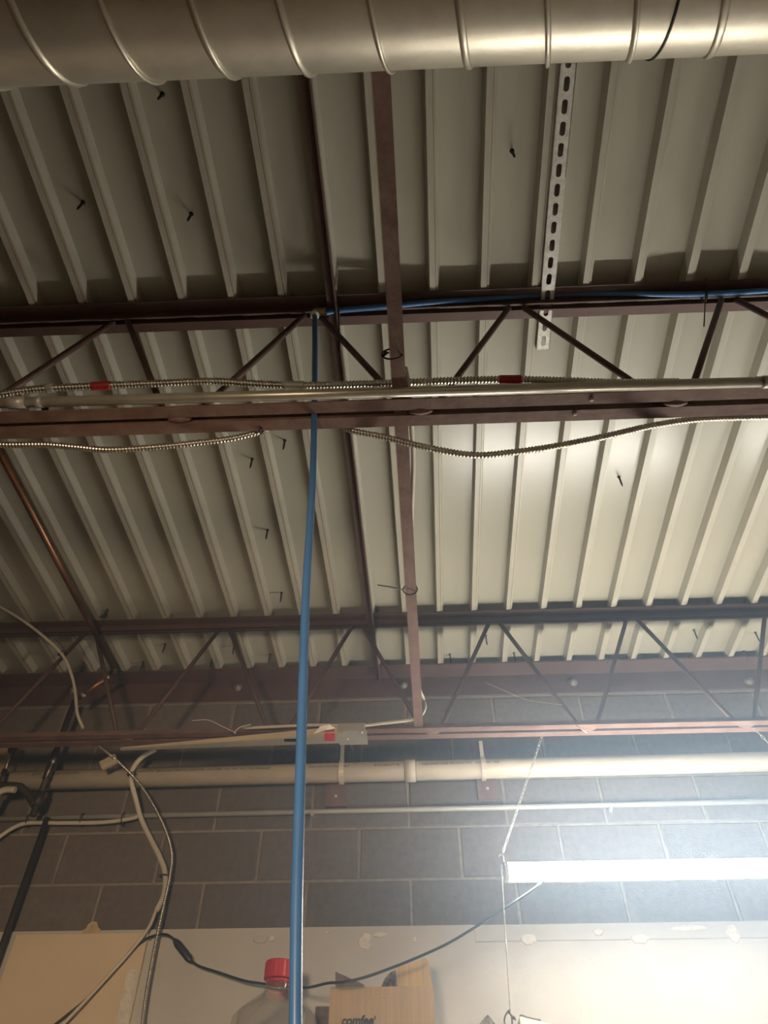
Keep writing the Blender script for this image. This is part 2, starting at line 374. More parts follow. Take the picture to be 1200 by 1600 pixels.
# ---------------------------------------------------------------- slotted strut tucked between deck and joist
p0 = aZ(888, 102, 2.032); p1 = aZ(848, 546, 2.032)
d = (p1-p0); d.z = 0; p0 = p0-d.normalized()*0.25; d = (p1-p0); L = d.length; d.normalize(); sd = Vector((d.y, -d.x, 0))
if sd.x < 0: sd = -sd
st = thing('slotted_strut', 'galvanised steel strut with a row of oval slots', 'strut', (p0+p1)/2)
W = 0.0205; sw = 0.0075; sl = 0.017; pz = 0.0508
b = MB(); k = int(L//pz); tt = -0.002
def sp(u, v, z): return p1-d*u+sd*v+Vector((0, 0, z))
def quad_strip(u0, u1, v0, v1):
    for z, rev in ((0, False), (0.002, True)):
        q = [sp(u0, v0, z), sp(u1, v0, z), sp(u1, v1, z), sp(u0, v1, z)]
        b.add(q, [(0, 1, 2, 3)])
for i in range(k):
    uc = 0.030+i*pz
    u0 = 0 if i == 0 else uc-pz/2; u1 = L if i == k-1 else uc+pz/2
    # stadium hole ring
    ns = 16; hole = []
    for j in range(ns):
        a = 2*pi*j/ns; cu, cv = cos(a), sin(a)
        hole.append((uc+cu*sw+(sl-sw if cu >= 0 else -(sl-sw)), cv*sw))
    outer = []
    for j in range(ns):
        a = 2*pi*j/ns; cu, cv = cos(a), sin(a); m_ = max(abs(cu), abs(cv)); qu, qv = cu/m_, cv/m_
        outer.append((uc+(qu*(u1-uc) if qu > 0 else qu*(uc-u0)), qv*W))
    for z in (0, 0.002):
        vs = [sp(u, v, z) for u, v in outer]+[sp(u, v, z) for u, v in hole]
        b.add(vs, [(j, (j+1) % ns, ns+(j+1) % ns, ns+j) for j in range(ns)])
    vs = [sp(u, v, 0) for u, v in hole]+[sp(u, v, 0.002) for u, v in hole]
    b.add(vs, [(j, (j+1) % ns, ns+(j+1) % ns, ns+j) for j in range(ns)])
b.build('slotted_face', 'strut', st)
for sg in (-1, 1):
    MB().hexa([sp(0, sg*W, 0), sp(L, sg*W, 0), sp(L, sg*(W-0.002), 0), sp(0, sg*(W-0.002), 0), sp(0, sg*W, 0.0455), sp(L, sg*W, 0.0455), sp(L, sg*(W-0.002), 0.0455), sp(0, sg*(W-0.002), 0.0455)]).build('side_flange', 'strut', st)

# ---------------------------------------------------------------- conduits on the near joist
et = thing('metal_conduit', 'straight steel conduit strapped along the near joist', 'conduit', aY(600, 620, 0.955))
YE = 0.955
e0, e1 = aY(-260, 637, YE), aY(1192, 597, YE)
k0 = aY(38, 626, YE)
MB().tube([e0, e1], 0.0128, 14).build('pipe', 'emt', et)
dv = (e1-e0).normalized()
def onemt(px): 
    f = (px+260)/(1452); return e0.lerp(e1, f)
c = onemt(38); cpg = MB().tube([c-dv*0.022, c+dv*0.022], 0.0160, 14).build('coupling', 'galv', et)
for q in (-0.012, 0.012):
    MB().lathe([(0.004, 0), (0.004, 0.008), (0.002, 0.010)], c+dv*q+Vector((0, -0.010, 0.012)), (0, -0.6, 0.8), 8).build('set_screw', 'galv', cpg)
for px in (73, 1196):
    c = onemt(px); spg = MB().tube([c-dv*0.008, c+dv*0.008], 0.0155, 14).build('strap', 'galv', et)
    MB().box(c+Vector((-0.009, 0.005, 0.008)), c+Vector((0.009, 0.030, 0.034))).build('strap_foot', 'galv', spg)

YX = 0.966
ft = thing('flexible_conduit', 'corrugated flexible metal conduit with red tape, above the straight conduit', 'conduit', aY(600, 602, YX))
pts = [(-160, 640), (-60, 628), (0, 618), (60, 610), (157, 605), (250, 601), (330, 598), (400, 602), (450, 604), (500, 604), (600, 601), (700, 597), (800, 595), (880, 597), (960, 600), (1060, 599)]
fp = [aY(x, y-2, YX if x < 900 else YX+(x-900)*0.00012) for x, y in pts]
flex_tube(fp, 0.0106).build('corrugated_sleeve', 'flex', ft)
sp_ = smooth_path(fp, 12)
def near_seg(pts, x0, x1):
    return [p for p in pts if x0 <= p.x <= x1]
def wrap(px0, px1, py, m, parent, rr, path, name):
    x0 = aY(px0, py, YX).x; x1 = aY(px1, py, YX).x
    q = [p for p in resample(path, 0.004) if x0 <= p.x <= x1]
    MB().tube(q, rr, 12).build(name, m, parent)
wrap(142, 173, 605, 'red_tape', ft, 0.0112, sp_, 'red_tape'); wrap(779, 815, 595, 'red_tape', ft, 0.0112, sp_, 'red_tape')
wrap(443, 477, 604, 'grey_strip', ft, 0.0112, sp_, 'coupling_sleeve'); wrap(626, 637, 600, 'galv', ft, 0.0122, sp_, 'clip'); wrap(70, 84, 609, 'galv', ft, 0.0122, sp_, 'clip')

YU = 1.068
pts = [(-150, 690), (-60, 690), (0, 695), (70, 695), (120, 699), (170, 703), (240, 699), (310, 692), (370, 684), (412, 672), (440, 655), (480, 648), (520, 655), (548, 672), (600, 683), (670, 700), (740, 711), (800, 707), (870, 697), (950, 681), (1020, 665), (1090, 655), (1160, 652), (1210, 651), (1300, 650)]
tag(flex_tube([aY(x, y, YU) for x, y in pts], 0.0090).build('flexible_conduit', 'flex'), 'corrugated flexible conduit sagging in two swags below the near joist', 'conduit')

# ---------------------------------------------------------------- blue pipe and hose
bp = thing('blue_pipe', 'blue plastic pipe running along the top of the near joist', 'pipe', aY(860, 466, 0.985))
pts = [(508, 489), (530, 485), (600, 479), (680, 472), (760, 467), (850, 461), (930, 459), (1040, 460), (1100, 459), (1200, 454), (1330, 444)]
MB().tube(smooth_path([aY(x, y, 0.990) for x, y in pts], 8), 0.0088, 12).build('pipe', 'blue', bp)
c = aY(503, 487, 0.990); MB().tube([c+Vector((-0.011, 0, -0.001)), c+Vector((0.013, 0, 0))], 0.0125, 6, smooth=False).build('brass_nut', 'brass', bp)
hs = thing('blue_hose', 'long blue plastic hose hanging down the middle', 'hose', aY(463, 1600, 0.965))
pts = [(492, 486, 0.990), (492, 500, 0.992), (492, 560, 1.005), (491, 645, 1.012), (489, 740, 1.010), (484, 830, 1.0), (478, 930, 0.985), (474, 1050, 0.975), (471, 1150, 0.968), (468, 1250, 0.965), (465, 1350, 0.965), (463, 1450, 0.965), (462, 1600, 0.965), (463, 1800, 0.965)]
hp = smooth_path([aY(*p) for p in pts], 8)
MB().tube(hp, 0.0078, 14).build('hose', 'blue', hs)
c = aY(492, 490, 0.988)
MB().lathe([(0.0085, 0), (0.0135, 0), (0.0135, 0.010), (0.0085, 0.010)], c+Vector((0, 0, -0.012)), (0, 0.1, 1), 14).build('collar', 'paper', hs)
MB().tube([c+Vector((0, 0, 0.0)), c+Vector((0.0, 0, 0.016)), c+Vector((0.010, 0, 0.018))], 0.010, 8).build('elbow', 'brass', hs)

# ---------------------------------------------------------------- cables along the lower bridging
def cable(name, label, pts, r, m, cat='cable', n=8, k=8, squash=None):
    return tag(MB().tube(smooth_path([aY(*p) for p in pts], k), r, n, squash=squash).build(name, m), label, cat)
pz_ = [aZ(x, y, z) for x, y, z in ((633, 575, 1.50), (637, 600, 1.50), (645, 690, 1.505), (646, 730, 1.505), (644, 790, 1.505), (641, 860, 1.502), (643, 930, 1.50), (648, 1010, 1.50), (654, 1070, 1.50))]
pz_ += [aY(x, y, Y) for x, y, Y in ((661, 1090, 2.44), (664, 1106, 2.43), (656, 1120, 2.43), (640, 1125, 2.44), (600, 1130, 2.45), (560, 1134, 2.455), (500, 1133, 2.46), (440, 1135, 2.46), (380, 1138, 2.462))]
tag(MB().tube(smooth_path(pz_, 8), 0.0062, 8).build('white_cable', 'cable_white'), 'white cable along the lower bridging angle, curling left at its end', 'cable')
cable('white_cable', 'pale cable drooping in from the left behind the far joist', [(-80, 905, 2.30), (0, 948, 2.36), (50, 980, 2.40), (95, 1020, 2.46), (112, 1055, 2.49), (118, 1085, 2.49), (121, 1115, 2.49), (130, 1138, 2.49)], 0.0065, 'cable_white')

# cable ties
def tie(label, c, ax, r, tail=None, wd=0.0022, tw=0.0018):
    t = thing('cable_tie', label, 'cable tie', c, 'black cable ties'); ax = Vector(ax).normalized(); e1 = ax.orthogonal().normalized(); e2 = ax.cross(e1)
    MB().tube([c+(e1*cos(2*pi*i/16)+e2*sin(2*pi*i/16))*r for i in range(17)], wd, 6).build('loop', 'black', t)
    MB().box(c+e1*r-Vector((0.004, 0.004, 0.003)), c+e1*r+Vector((0.004, 0.004, 0.003))).build('tie_head', 'black', t)
    if tail: MB().tube([Vector(p) for p in tail], tw, 6).build('tail', 'black', t)
tie('black cable tie on lower bridging angle just above the near joist', aZ(613, 553, 1.49), rd, 0.024, [aZ(604, 549, 1.47), aZ(598, 557, 1.46), aZ(607, 551, 1.462), aZ(598, 550, 1.46)], tw=0.003)
tie('black cable tie with long tail sticking out left, on lower bridging angle', aZ(641, 921, 1.492), rd, 0.022, [aZ(631, 922, 1.48), aZ(610, 917, 1.48), aZ(590, 914, 1.48)])
tie('black cable tie at far end of lower bridging angle', aY(651, 1085, 2.40), rd, 0.022)
tie('black cable tie round the blue pipe at right', aY(1101, 463, 0.990), (1, 0, 0), 0.017, [aY(1103, 436, 0.975), aY(1102, 465, 0.968), aY(1101, 490, 0.972), aY(1100, 510, 0.972)])
tie('black cable tie beside the upper bridging angle, left end of blue pipe', aY(530, 484, 0.985), (1, 0, 0), 0.017, [aY(528, 463, 0.97), aY(529, 490, 0.966), aY(530, 530, 0.97), aY(530, 552, 0.97)], tw=0.0026)
tie('black cable tie holding the sagging conduit to the near joist', aY(408, 668, 1.050), (1, 0, 0), 0.016, [aY(400, 656, 1.03), aY(408, 668, 1.04), aY(414, 676, 1.06)])
tie('black cable tie on the drooping pale cable at left', aY(97, 1021, 2.47), (0.6, 0.2, -0.6), 0.015, [aY(103, 1020, 2.46), aY(96, 1008, 2.45), aY(87, 1000, 2.45)])

# ---------------------------------------------------------------- roofing screws through the deck
scr = [
 (254, 147, 'black screw through the deck just below the duct, upper left'), (130, 316, 'leftmost black screw in the deck bay by the duct'),
 (299, 334, 'black screw in the deck below the upper-left one, near the joist'), (800, 236, 'lone black screw in deck left of the slotted strut'),
 (445, 688, 'small black screw in deck just below the near joist, left of hose'), (394, 717, 'black screw in deck left of hose, second below the near joist'),
 (418, 828, 'black screw in deck left of hose, third in its row'), (440, 926, 'black screw in deck left of hose, just before the far joist'),
 (967, 745, 'lone black screw in bright deck at right'), (258, 1006, 'faint screw in deck beyond far joist, left'),
 (366, 1008, 'faint screw beyond far joist beside a web rod, left'), (422, 1022, 'faint screw beyond far joist, left of hose'),
 (224, 1034, 'faint screw at wall end of deck, far left of hose'), (331, 1030, 'faint screw at wall end of deck, between left web rods'),
 (759, 993, 'faint screw beyond far joist, right of lower bridging angle'), (703, 1022, 'faint screw at wall end of deck, right of lower bridging angle'),
 (803, 1020, 'faint screw at wall end of deck, below the middle web peak'), (945, 1022, 'faint screw at wall end of deck, left of right web rod'),
 (1084, 984, 'faint screw just beyond far joist, right side'), (1180, 988, 'rightmost faint screw just beyond far joist'), (1162, 1017, 'rightmost faint screw at wall end of deck')]
sb = MB(); prof = [(0.0068, 0.0), (0.0068, 0.0015), (0.0034, 0.002)]
for i in range(9):
    prof += [(0.0038, 0.006+i*0.0045), (0.0029, 0.008+i*0.0045)]
prof += [(0.0026, 0.050), (0.0002, 0.058)]
sb.lathe(prof, (0, 0, 0), (0, 0, -1), 7); smesh = sb.mesh('roofing_screw'); smesh.materials.append(MATS['black'])
for x, y, lab in scr:
    o = bpy.data.objects.new('roofing_screw', smesh); C.objects.link(o); o.location = aZ(x, y, ZR+0.0385)
    tag(o, lab, 'screw', 'screws through the roof deck')

# ---------------------------------------------------------------- copper pipe, upper left
cp = thing('copper_pipe', 'copper water pipe crossing the upper left to the far joist', 'pipe', aZ(150, 975, 1.93))
ZK = 1.93
ka, kb = aZ(-30, 650, ZK), aZ(180, 1048, ZK)
MB().tube([ka, kb], 0.0125, 12).build('pipe', 'copper', cp)
kc = aY(122, 1092, kb.y+0.02)
MB().tube([kb+Vector((0, -0.03, 0)), kb, kb+(kc-kb)*0.12], 0.0160, 12).build('elbow', 'old_copper', cp)
MB().tube([kb, kc], 0.0105, 12).build('branch', 'copper', cp)
for f in (0.22, 0.86): MB().tube([kb.lerp(kc, f-0.04), kb.lerp(kc, f+0.05)], 0.0135, 12).build('fitting', 'solder', cp)
c = aY(160, 960, 2.44); MB().tube(smooth_path([c+Vector((0.02, 0, 0.07)), c+Vector((0.02, -0.01, 0.02)), c+Vector((0.0, 0.0, -0.012)), c+Vector((-0.03, 0.01, 0.0))], 5), 0.005, 8).build('hook', 'old_copper', cp)
# dark vertical pipe with valve
YP = 2.80
vp = thing('dark_pipe', 'dark vertical pipe with a valve stem, left wall corner', 'pipe', aY(52, 1275, YP))
ptop = aY(118, 1095, YP); pbot = aY(50, 1275, YP); pbot.x = ptop.x*0.5+pbot.x*0.5; ptop.x = pbot.x
MB().tube([ptop, pbot], 0.0125, 12).build('pipe', 'old_copper', vp)
ztop = ptop.z
for py, r_, hh in ((1190, 0.0165, 0.03), (1210, 0.0175, 0.035), (1252, 0.0185, 0.03)):
    f = (py-1095)/(1275-1095); c = ptop.lerp(pbot, f); MB().tube([c+Vector((0, 0, hh)), c-Vector((0, 0, hh))], r_, 12).build('union', 'old_copper', vp)
c = aY(83, 1190, YP-0.025); vst = MB().tube([c, c+Vector((-0.006, 0, -0.07))], 0.0035, 8).build('valve_stem', 'solder', vp)
MB().ball(c, 0.009, 8, 5).build('stem_knob', 'solder', vst)
ea = [aY(-70, 1226, 2.79), aY(20, 1228, 2.79), aY(36, 1233, 2.792), aY(46, 1245, 2.797), aY(54, 1258, YP)]
MB().tube(smooth_path(ea, 6), 0.0155, 12).build('side_elbow', 'old_copper', vp)
tag(MB().tube([aY(74, 1278, 2.90), aY(74, 1278, 2.90)+Vector((0, 0, -1.1))], 0.0125, 12).build('dark_pipe', 'old_copper'), 'dark brown pipe running down the wall past the cream board', 'pipe')
# left edge: wood block, stem, white elbow
tag(MB().box(aY(-60, 1213, YW-0.001)+Vector((0, -0.03, 0)), aY(24, 1168, YW-0.001), None).build('wood_block', 'wood', bevel=0.003), 'brown wood block on the wall at the left edge', 'wood block')
sv = thing('valve_stem', 'dark valve with a pale stem at the left edge', 'valve', aY(5, 1215, 2.79))
MB().lathe([(0.014, 0), (0.018, 0.01), (0.018, 0.03), (0.012, 0.038)], aY(17, 1176, 2.79), (0.1, 0, 1), 10).build('packing_nut', 'old_copper', sv)
MB().tube([aY(17, 1176, 2.79), aY(8, 1204, 2.79)], 0.0035, 8).build('stem', 'solder', sv)
MB().tube([aY(8, 1203, 2.79), aY(2, 1225, 2.79)], 0.011, 10).build('body', 'old_copper', sv)
tag(MB().tube(smooth_path([aY(24, 1234, 2.77), aY(8, 1234, 2.77), aY(-4, 1241, 2.77), aY(-14, 1262, 2.77)], 6), [0.013]*19, 12).build('pipe_elbow', 'pvc'), 'cream plastic elbow below the dark pipe at left edge', 'pipe')

# ---------------------------------------------------------------- cream drain pipe with hangers
YD = 2.875; RD = 0.040
pv = thing('drain_pipe', 'large cream plastic drain pipe along the block wall', 'pipe', aY(600, 1215, YD))
q0, q1 = aY(10, 1221, YD), aY(1195, 1190, YD)
dd = (q1-q0).normalized(); q0 = q0-dd*0.10; q1 = q1+dd*1.2
cc = aY(641, 1204, YD); f = (cc-q0).dot(dd); cc = q0+dd*f
MB().tube([q0, q1], RD, 24).build('pipe', 'pvc', pv)
MB().tube([cc-dd*0.022, cc+dd*0.022], RD+0.006, 24).build('coupling', 'pvc', pv)
for sg in (-1, 1): MB().tube([cc+dd*sg*0.023, cc+dd*sg*0.027], RD+0.0012, 24).build('joint_line', 'grey_strip', pv)
def text_mesh(body, size, bold=0.0, shear=0.0):
    cu = bpy.data.curves.new('t', 'FONT'); cu.body = body; cu.size = size; cu.offset = bold; cu.shear = shear; cu.extrude = 0.0002; cu.resolution_u = 3
    to = bpy.data.objects.new('t', cu); C.objects.link(to); bpy.context.view_layer.update()
    me = bpy.data.meshes.new_from_object(to.evaluated_get(bpy.context.evaluated_depsgraph_get()))
    bpy.data.objects.remove(to); bpy.data.curves.remove(cu); return me
def pipe_print(px, body, ang=0.15, size=0.016):
    me = text_mesh(body, size); me.materials.clear(); me.materials.append(MATS['print'])
    p = q0+dd*((aY(px, 1205, YD)-q0).dot(dd))
    # wrap onto the cylinder: text baseline runs along the pipe
    nrm = Vector((0, -cos(ang), sin(ang))); tan = Vector((0, sin(ang), cos(ang)))
    base = p-ORG[pv.name]
    for v in me.vertices:
        a2 = ang + v.co.y/RD
        v.co = base + dd*v.co.x + Vector((0, -cos(a2), sin(a2)))*(RD+0.0006+v.co.z)
    o = bpy.data.objects.new('pipe_print', me); C.objects.link(o); o.parent = pv; ORG[o.name] = ORG[pv.name]
pipe_print(60, 'DWV  CELLULAR CORE PVC', 0.10); pipe_print(215, 'CHARLOTTE   CELLULAR CORE PVC DWV PIPE  ASTM F891  4331 NSF  NOT FOR PRESSURE', 0.10, 0.0145)
pipe_print(484, 'FOR NON POTABLE ONLY', 0.10, 0.0145); pipe_print(585, '® CHARLOTTE', 0.10); pipe_print(660, 'CELLULAR CORE PVC DWV PIPE    ASTM F891  NSF', 0.10, 0.0145)
def hanger(px, pyt, pyb, label, side):
    xw = aY(px, 1212, YD).x
    t = thing('pipe_hanger', label, 'bracket', (xw, YD, H+1.2), 'drain pipe brackets')
    p = q0+dd*((Vector((xw, YD, 0))-Vector((q0.x, q0.y, 0))).dot(dd)/(dd.x*dd.x+dd.y*dd.y)**0.5)
    zc = p.z
    pts = [Vector((xw, YD+(RD+0.004)*sin(a)*-1, zc-(RD+0.004)*cos(a))) for a in [i*pi/12 for i in range(-2, 13)]]
    b = MB(); hw = 0.010
    vs = []
    for i, q in enumerate(pts):
        rr = (q-Vector((xw, YD, zc))).normalized()*0.004
        vs += [q+Vector((-hw, 0, 0)), q+Vector((hw, 0, 0)), q+rr+Vector((hw, 0, 0)), q+rr+Vector((-hw, 0, 0))]
    fs = [(4*i+j, 4*i+(j+1) % 4, 4*i+4+(j+1) % 4, 4*i+4+j) for i in range(len(pts)-1) for j in range(4)]+[(3,2,1,0), tuple(4*(len(pts)-1)+j for j in range(4))]
    b.add(vs, fs); b.build('clip', 'pvc', t)
    z1 = aY(px, pyt, YD-0.02).z
    MB().box((xw-0.008, YD-0.022, zc+RD-0.002), (xw+0.008, YD-0.018, z1)).build('strap', 'pvc', t)
    cpl = aY(px-10*side, pyb, YW-0.004); zt = aY(px, 1170, YW).z
    wp = MB().box((cpl.x-0.043, YW-0.016, cpl.z), (cpl.x+0.043, YW-0.001, zt)).build('wall_plate', 'primer_worn', t)
    MB().lathe([(0.007, 0), (0.007, 0.003), (0.003, 0.006)], (cpl.x, YW-0.016, cpl.z+0.045), (0, -1, 0), 10).build('screw', 'galv', wp)
hanger(534, 1160, 1262, 'cream hanger and brown wall plate on drain pipe right of the hose', 1)
hanger(756, 1158, 1250, 'cream hanger and brown wall plate on drain pipe near the lamp chain', -0.7)

# thin conduit on the wall
YCN = 2.925
ct = thing('wall_conduit', 'thin grey conduit running the length of the block wall', 'conduit', aY(600, 1266, YCN))
w0, w1 = aY(-60, 1281, YCN), aY(1300, 1250, YCN)
MB().tube([w0, w1], 0.0105, 12).build('pipe', 'conduit', ct)
for px in (497, 960): 
    c = w0.lerp(w1, (px+60)/1360); MB().box(c+Vector((-0.006, -0.013, -0.022)), c+Vector((0.006, 0.02, -0.008))).build('clamp', 'galv', ct)
cable('white_cable', 'pale cable tied below the thin wall conduit at left', [(-30, 1330, 2.90), (0, 1307, 2.905), (22, 1293, 2.905), (45, 1286, 2.905), (100, 1286, 2.905), (160, 1285, 2.905), (205, 1279, 2.905), (218, 1274, 2.905)], 0.0085, 'cable_white')
tie('black cable tie on wall conduit beside the dark pipe', aY(45, 1282, 2.915), (1, 0, 0), 0.025)
tie('black cable tie on wall conduit, middle of three', aY(129, 1281, 2.915), (1, 0, 0), 0.025)
tie('black cable tie on wall conduit, nearest the hanging cables', aY(193, 1280, 2.915), (1, 0, 0), 0.025, [aY(194, 1285, 2.89), aY(193, 1292, 2.89)])

# hanging cables at left
pts = [(243, 1171, 2.80), (222, 1183, 2.80), (207, 1202, 2.81), (205, 1220, 2.815), (212, 1248, 2.85), (221, 1280, 2.89), (236, 1312, 2.905), (250, 1340, 2.905), (258, 1365, 2.905), (256, 1398, 2.90), (244, 1424, 2.895)]
tag(MB().tube(smooth_path([aY(*p) for p in pts], 8), 0.0105, 10).build('white_cable', 'cable_white'), 'thick pale cable sheath hanging in a wave on the wall', 'cable')
cable('white_cable', 'thin white cable running down across the cream board', [(244, 1422, 2.895), (232, 1450, 2.893), (205, 1485, 2.888), (160, 1535, 2.885), (120, 1578, 2.88), (60, 1640, 2.88)], 0.0062, 'cable_white')
pts = [(150, 1163, 2.62), (175, 1182, 2.70), (205, 1210, 2.79), (230, 1242, 2.84), (255, 1288, 2.87), (268, 1330, 2.88), (266, 1365, 2.885), (258, 1405, 2.885), (248, 1450, 2.88), (238, 1500, 2.88), (229, 1550, 2.88), (222, 1600, 2.88), (215, 1680, 2.88)]
tag(flex_tube([aY(*p) for p in pts], 0.0068, 0.0075, 8).build('armoured_cable', 'flex'), 'shiny armoured cable hanging down beside the cream board', 'cable')
tie('black cable tie joining sheath and armoured cable at drain pipe', aY(206, 1210, 2.80), (0.5, 0, -1), 0.016)
tie('black cable tie joining sheath and armoured cable on the blocks', aY(257, 1369, 2.895), (0.1, 0, -1), 0.017, [aY(251, 1369, 2.87), aY(247, 1371, 2.87)])
c = aY(170, 1191, 2.72)
tag(MB().box(c+Vector((-0.033, -0.012, -0.018)), c+Vector((0.033, 0.012, 0.018)), Matrix.Rotation(-0.55, 3, 'Y')).build('plastic_clip', 'tan_strip', bevel=0.003), 'tan plastic clip on the armoured cable under the far joist', 'clip')

# ---------------------------------------------------------------- tan and grey channel tied to the far joist
gt = thing('steel_channel', 'long tan and grey channel tied under the far joist', 'channel', aY(400, 1150, 2.44))
YG = 2.432
A = [aY(188, 1168, YG), aY(540, 1134, YG)]; B = [aY(188, 1170.5, YG), aY(540, 1147, YG)]
def lowpt(px, py, zz):
    return aZ(px, py, zz-H)
b = MB(); t3 = 0.003
b.hexa([B[0], B[1], B[1]+Vector((0, t3, 0)), B[0]+Vector((0, t3, 0)), A[0], A[1], A[1]+Vector((0, t3, 0)), A[0]+Vector((0, t3, 0))]); b.build('front_face', 'tan_strip', gt)
D0, D1 = lowpt(188, 1173, B[0].z), lowpt(540, 1161, B[1].z)
up3 = Vector((0, 0, t3))
MB().hexa([B[0], B[1], D1, D0, B[0]+up3, B[1]+up3, D1+up3, D0+up3]).build('underside', 'grey_strip', gt)
zb = B[1].z-0.0012
def under(px, py): return aZ(px, py, zb-H)
def plate(px0, px1, py0, py1, nm, m):
    # flat plate lying on the sloped underside
    def zat(px): return B[0].z+(B[1].z-B[0].z)*(px-188)/(540-188)-0.0010-H
    q = [aZ(px0, py0, zat(px0)), aZ(px1, py0, zat(px1)), aZ(px1, py1, zat(px1)), aZ(px0, py1, zat(px0))]
    MB().hexa(q+[v+Vector((0, 0, 0.0009)) for v in q]).build(nm, m, gt)
plate(507, 523, 1146, 1158, 'red_label', 'red_label'); plate(444, 465, 1154.5, 1159, 'slot', 'black')
fr = [aY(507, 1144, YG-0.0015), aY(523, 1143, YG-0.0015), aY(521, 1138, YG-0.0015), aY(509, 1139, YG-0.0015)]
MB().hexa(fr+[v+Vector((0, 0.001, 0)) for v in fr]).build('red_label', 'red_label', gt)
pp = [aY(490, 1147, YG-0.006), aY(500, 1135, YG-0.02), aY(514, 1132, YG-0.022), aY(525, 1138, YG-0.008), aY(508, 1141, YG-0.012)]
MB().add(pp+[v+Vector((0, 0.0015, 0)) for v in pp], [(0,1,4), (1,2,4), (2,3,4), (5,9,6), (6,9,7), (7,9,8), (0,4,9,5), (0,5,6,1), (1,6,7,2), (2,7,8,3), (3,8,9,4)]).build('torn_paper', 'paper', gt)
xb_ = thing('junction_box', 'grey metal box end with screws at right end of channel', 'box', aY(551, 1150, 2.43))
ba, bb = aY(527, 1142, 2.425), aY(570, 1129, 2.425)
MB().box((ba.x, 2.425, ba.z), (bb.x, 2.455, bb.z)).build('body', 'grey_strip', xb_, 0.002)
u0_, u1_ = aZ(530, 1160, ba.z-H), aZ(575, 1162, ba.z-H)
bpl = MB().box((ba.x, 2.424, ba.z-0.003), (u1_.x, u1_.y, ba.z)).build('bottom_plate', 'grey_strip', xb_)
for px, py in ((537, 1144.5), (565, 1144), (543, 1154)):
    c = aZ(px, py, ba.z-0.003-H); MB().lathe([(0.0055, 0), (0.0055, 0.003), (0.002, 0.006)], c, (0, 0, -1), 8).build('screw', 'galv', bpl)
tag(MB().tube(smooth_path([aY(*p) for p in ((300, 1126, 2.42), (325, 1125, 2.42), (345, 1134, 2.42), (364, 1143, 2.42), (368, 1146, 2.42))], 6), 0.0018, 6).build('loose_wire', 'cable_white'), 'thin loose wire curling over the far joist chord', 'wire')
tag(MB().tube(smooth_path([aY(*p) for p in ((366, 1146, 2.418), (370, 1140, 2.418), (378, 1135, 2.418), (392, 1132, 2.418))], 6), 0.0018, 6).build('loose_wire', 'cable_white'), 'short loose wire tip forking right above the channel', 'wire')
tag(MB().tube([aY(898, 1132, 2.44), aY(917, 1145, 2.44)], 0.0016, 6).build('loose_wire', 'cable_white'), 'short pale wire end on the far joist chord at right', 'wire')
tag(MB().tube(smooth_path([aY(*p) for p in ((758, 1066, 2.49), (790, 1080, 2.49), (825, 1094, 2.494), (878, 1101, 2.50))], 5), 0.0013, 6).build('loose_wire', 'cable_white'), 'thin pale wire hanging in front of the ledger at right', 'wire')

# ---------------------------------------------------------------- shop light
def shop_light(p, L, label, ang=0.0):
    t = thing('shop_light', label, 'light', p)
    b = MB(); b.tube([p+Vector((0.012, 0, 0)), p+Vector((L-0.012, 0, 0))], 0.027, 18); b.build('diffuser', 'tube_light', t)
    MB().box(p+Vector((0.0, 0.022, -0.022)), p+Vector((L, 0.040, 0.022))).build('housing', 'housing', t, 0.003)
    for x in (0, L-0.012):
        MB().tube([p+Vector((x, 0, 0)), p+Vector((x+0.012, 0, 0))], 0.029, 18).build('end_cap', 'housing', t)
    for x in (0.002, L-0.002):
        MB().tube([p+Vector((x, 0.0, 0.02)), p+Vector((x, 0, 0.050)), p+Vector((x-0.008, 0, 0.056)), p+Vector((x-0.014, 0, 0.048))], 0.0025, 6).build('hook', 'galv', t)
    return t
YLT = 2.48
lp = aY(788, 1362, YLT)
shop_light(lp, 1.22, 'glowing white tube shop light hanging in front of the wall')
shop_light(lp+Vector((1.62, 0, 0.0)), 1.22, 'second white tube shop light further right along the wall')
def chain(a, b, label):
    q = resample([Vector(a), Vector(b)], 0.017); mb = MB(); ax = (Vector(b)-Vector(a)).normalized(); e1 = ax.orthogonal().normalized(); e2 = ax.cross(e1)
    for i in range(len(q)-1):
        e = e1 if i % 2 else e2; c = (q[i]+q[i+1])/2
        mb.tube([c+ax*(0.0108*cos(2*pi*j/10))+e*(0.0042*sin(2*pi*j/10)) for j in range(11)], 0.0011, 5, cap=False)
    return tag(mb.build('hanging_chain', 'galv'), label, 'chain')
chain(aY(848, 1147, 2.475), lp+Vector((0.0, 0, 0.056)), 'thin link chain holding the left end of the shop light')
chain(aY(1178, 1138, 2.475), lp+Vector((1.22, 0, 0.056)), 'thin link chain at the right edge holding the shop light')
pc = thing('pull_chain', 'beaded pull chain hanging from the left end of the light', 'chain', aY(797, 1588, YLT-0.03))
ca, cb = aY(783, 1352, YLT-0.03), aY(797, 1578, YLT-0.03)
b = MB()
for q in resample([ca, cb], 0.0055): b.ball(q, 0.0024, 6, 4)
b.tube([ca, cb], 0.0007, 5); b.build('bead_chain', 'galv', pc)
kn = [aY(*p, YLT-0.03) for p in ((797, 1578), (791, 1584), (788, 1596), (793, 1608), (800, 1600), (799, 1588), (795, 1582), (803, 1590), (806, 1594))]
MB().tube(smooth_path(kn, 6), 0.0022, 6).build('string_knot', 'speckled', pc)
for p in ((795, 1581), (803, 1590)): MB().ball(aY(*p, YLT-0.03), 0.005, 7, 5).build('knot', 'speckled', pc)

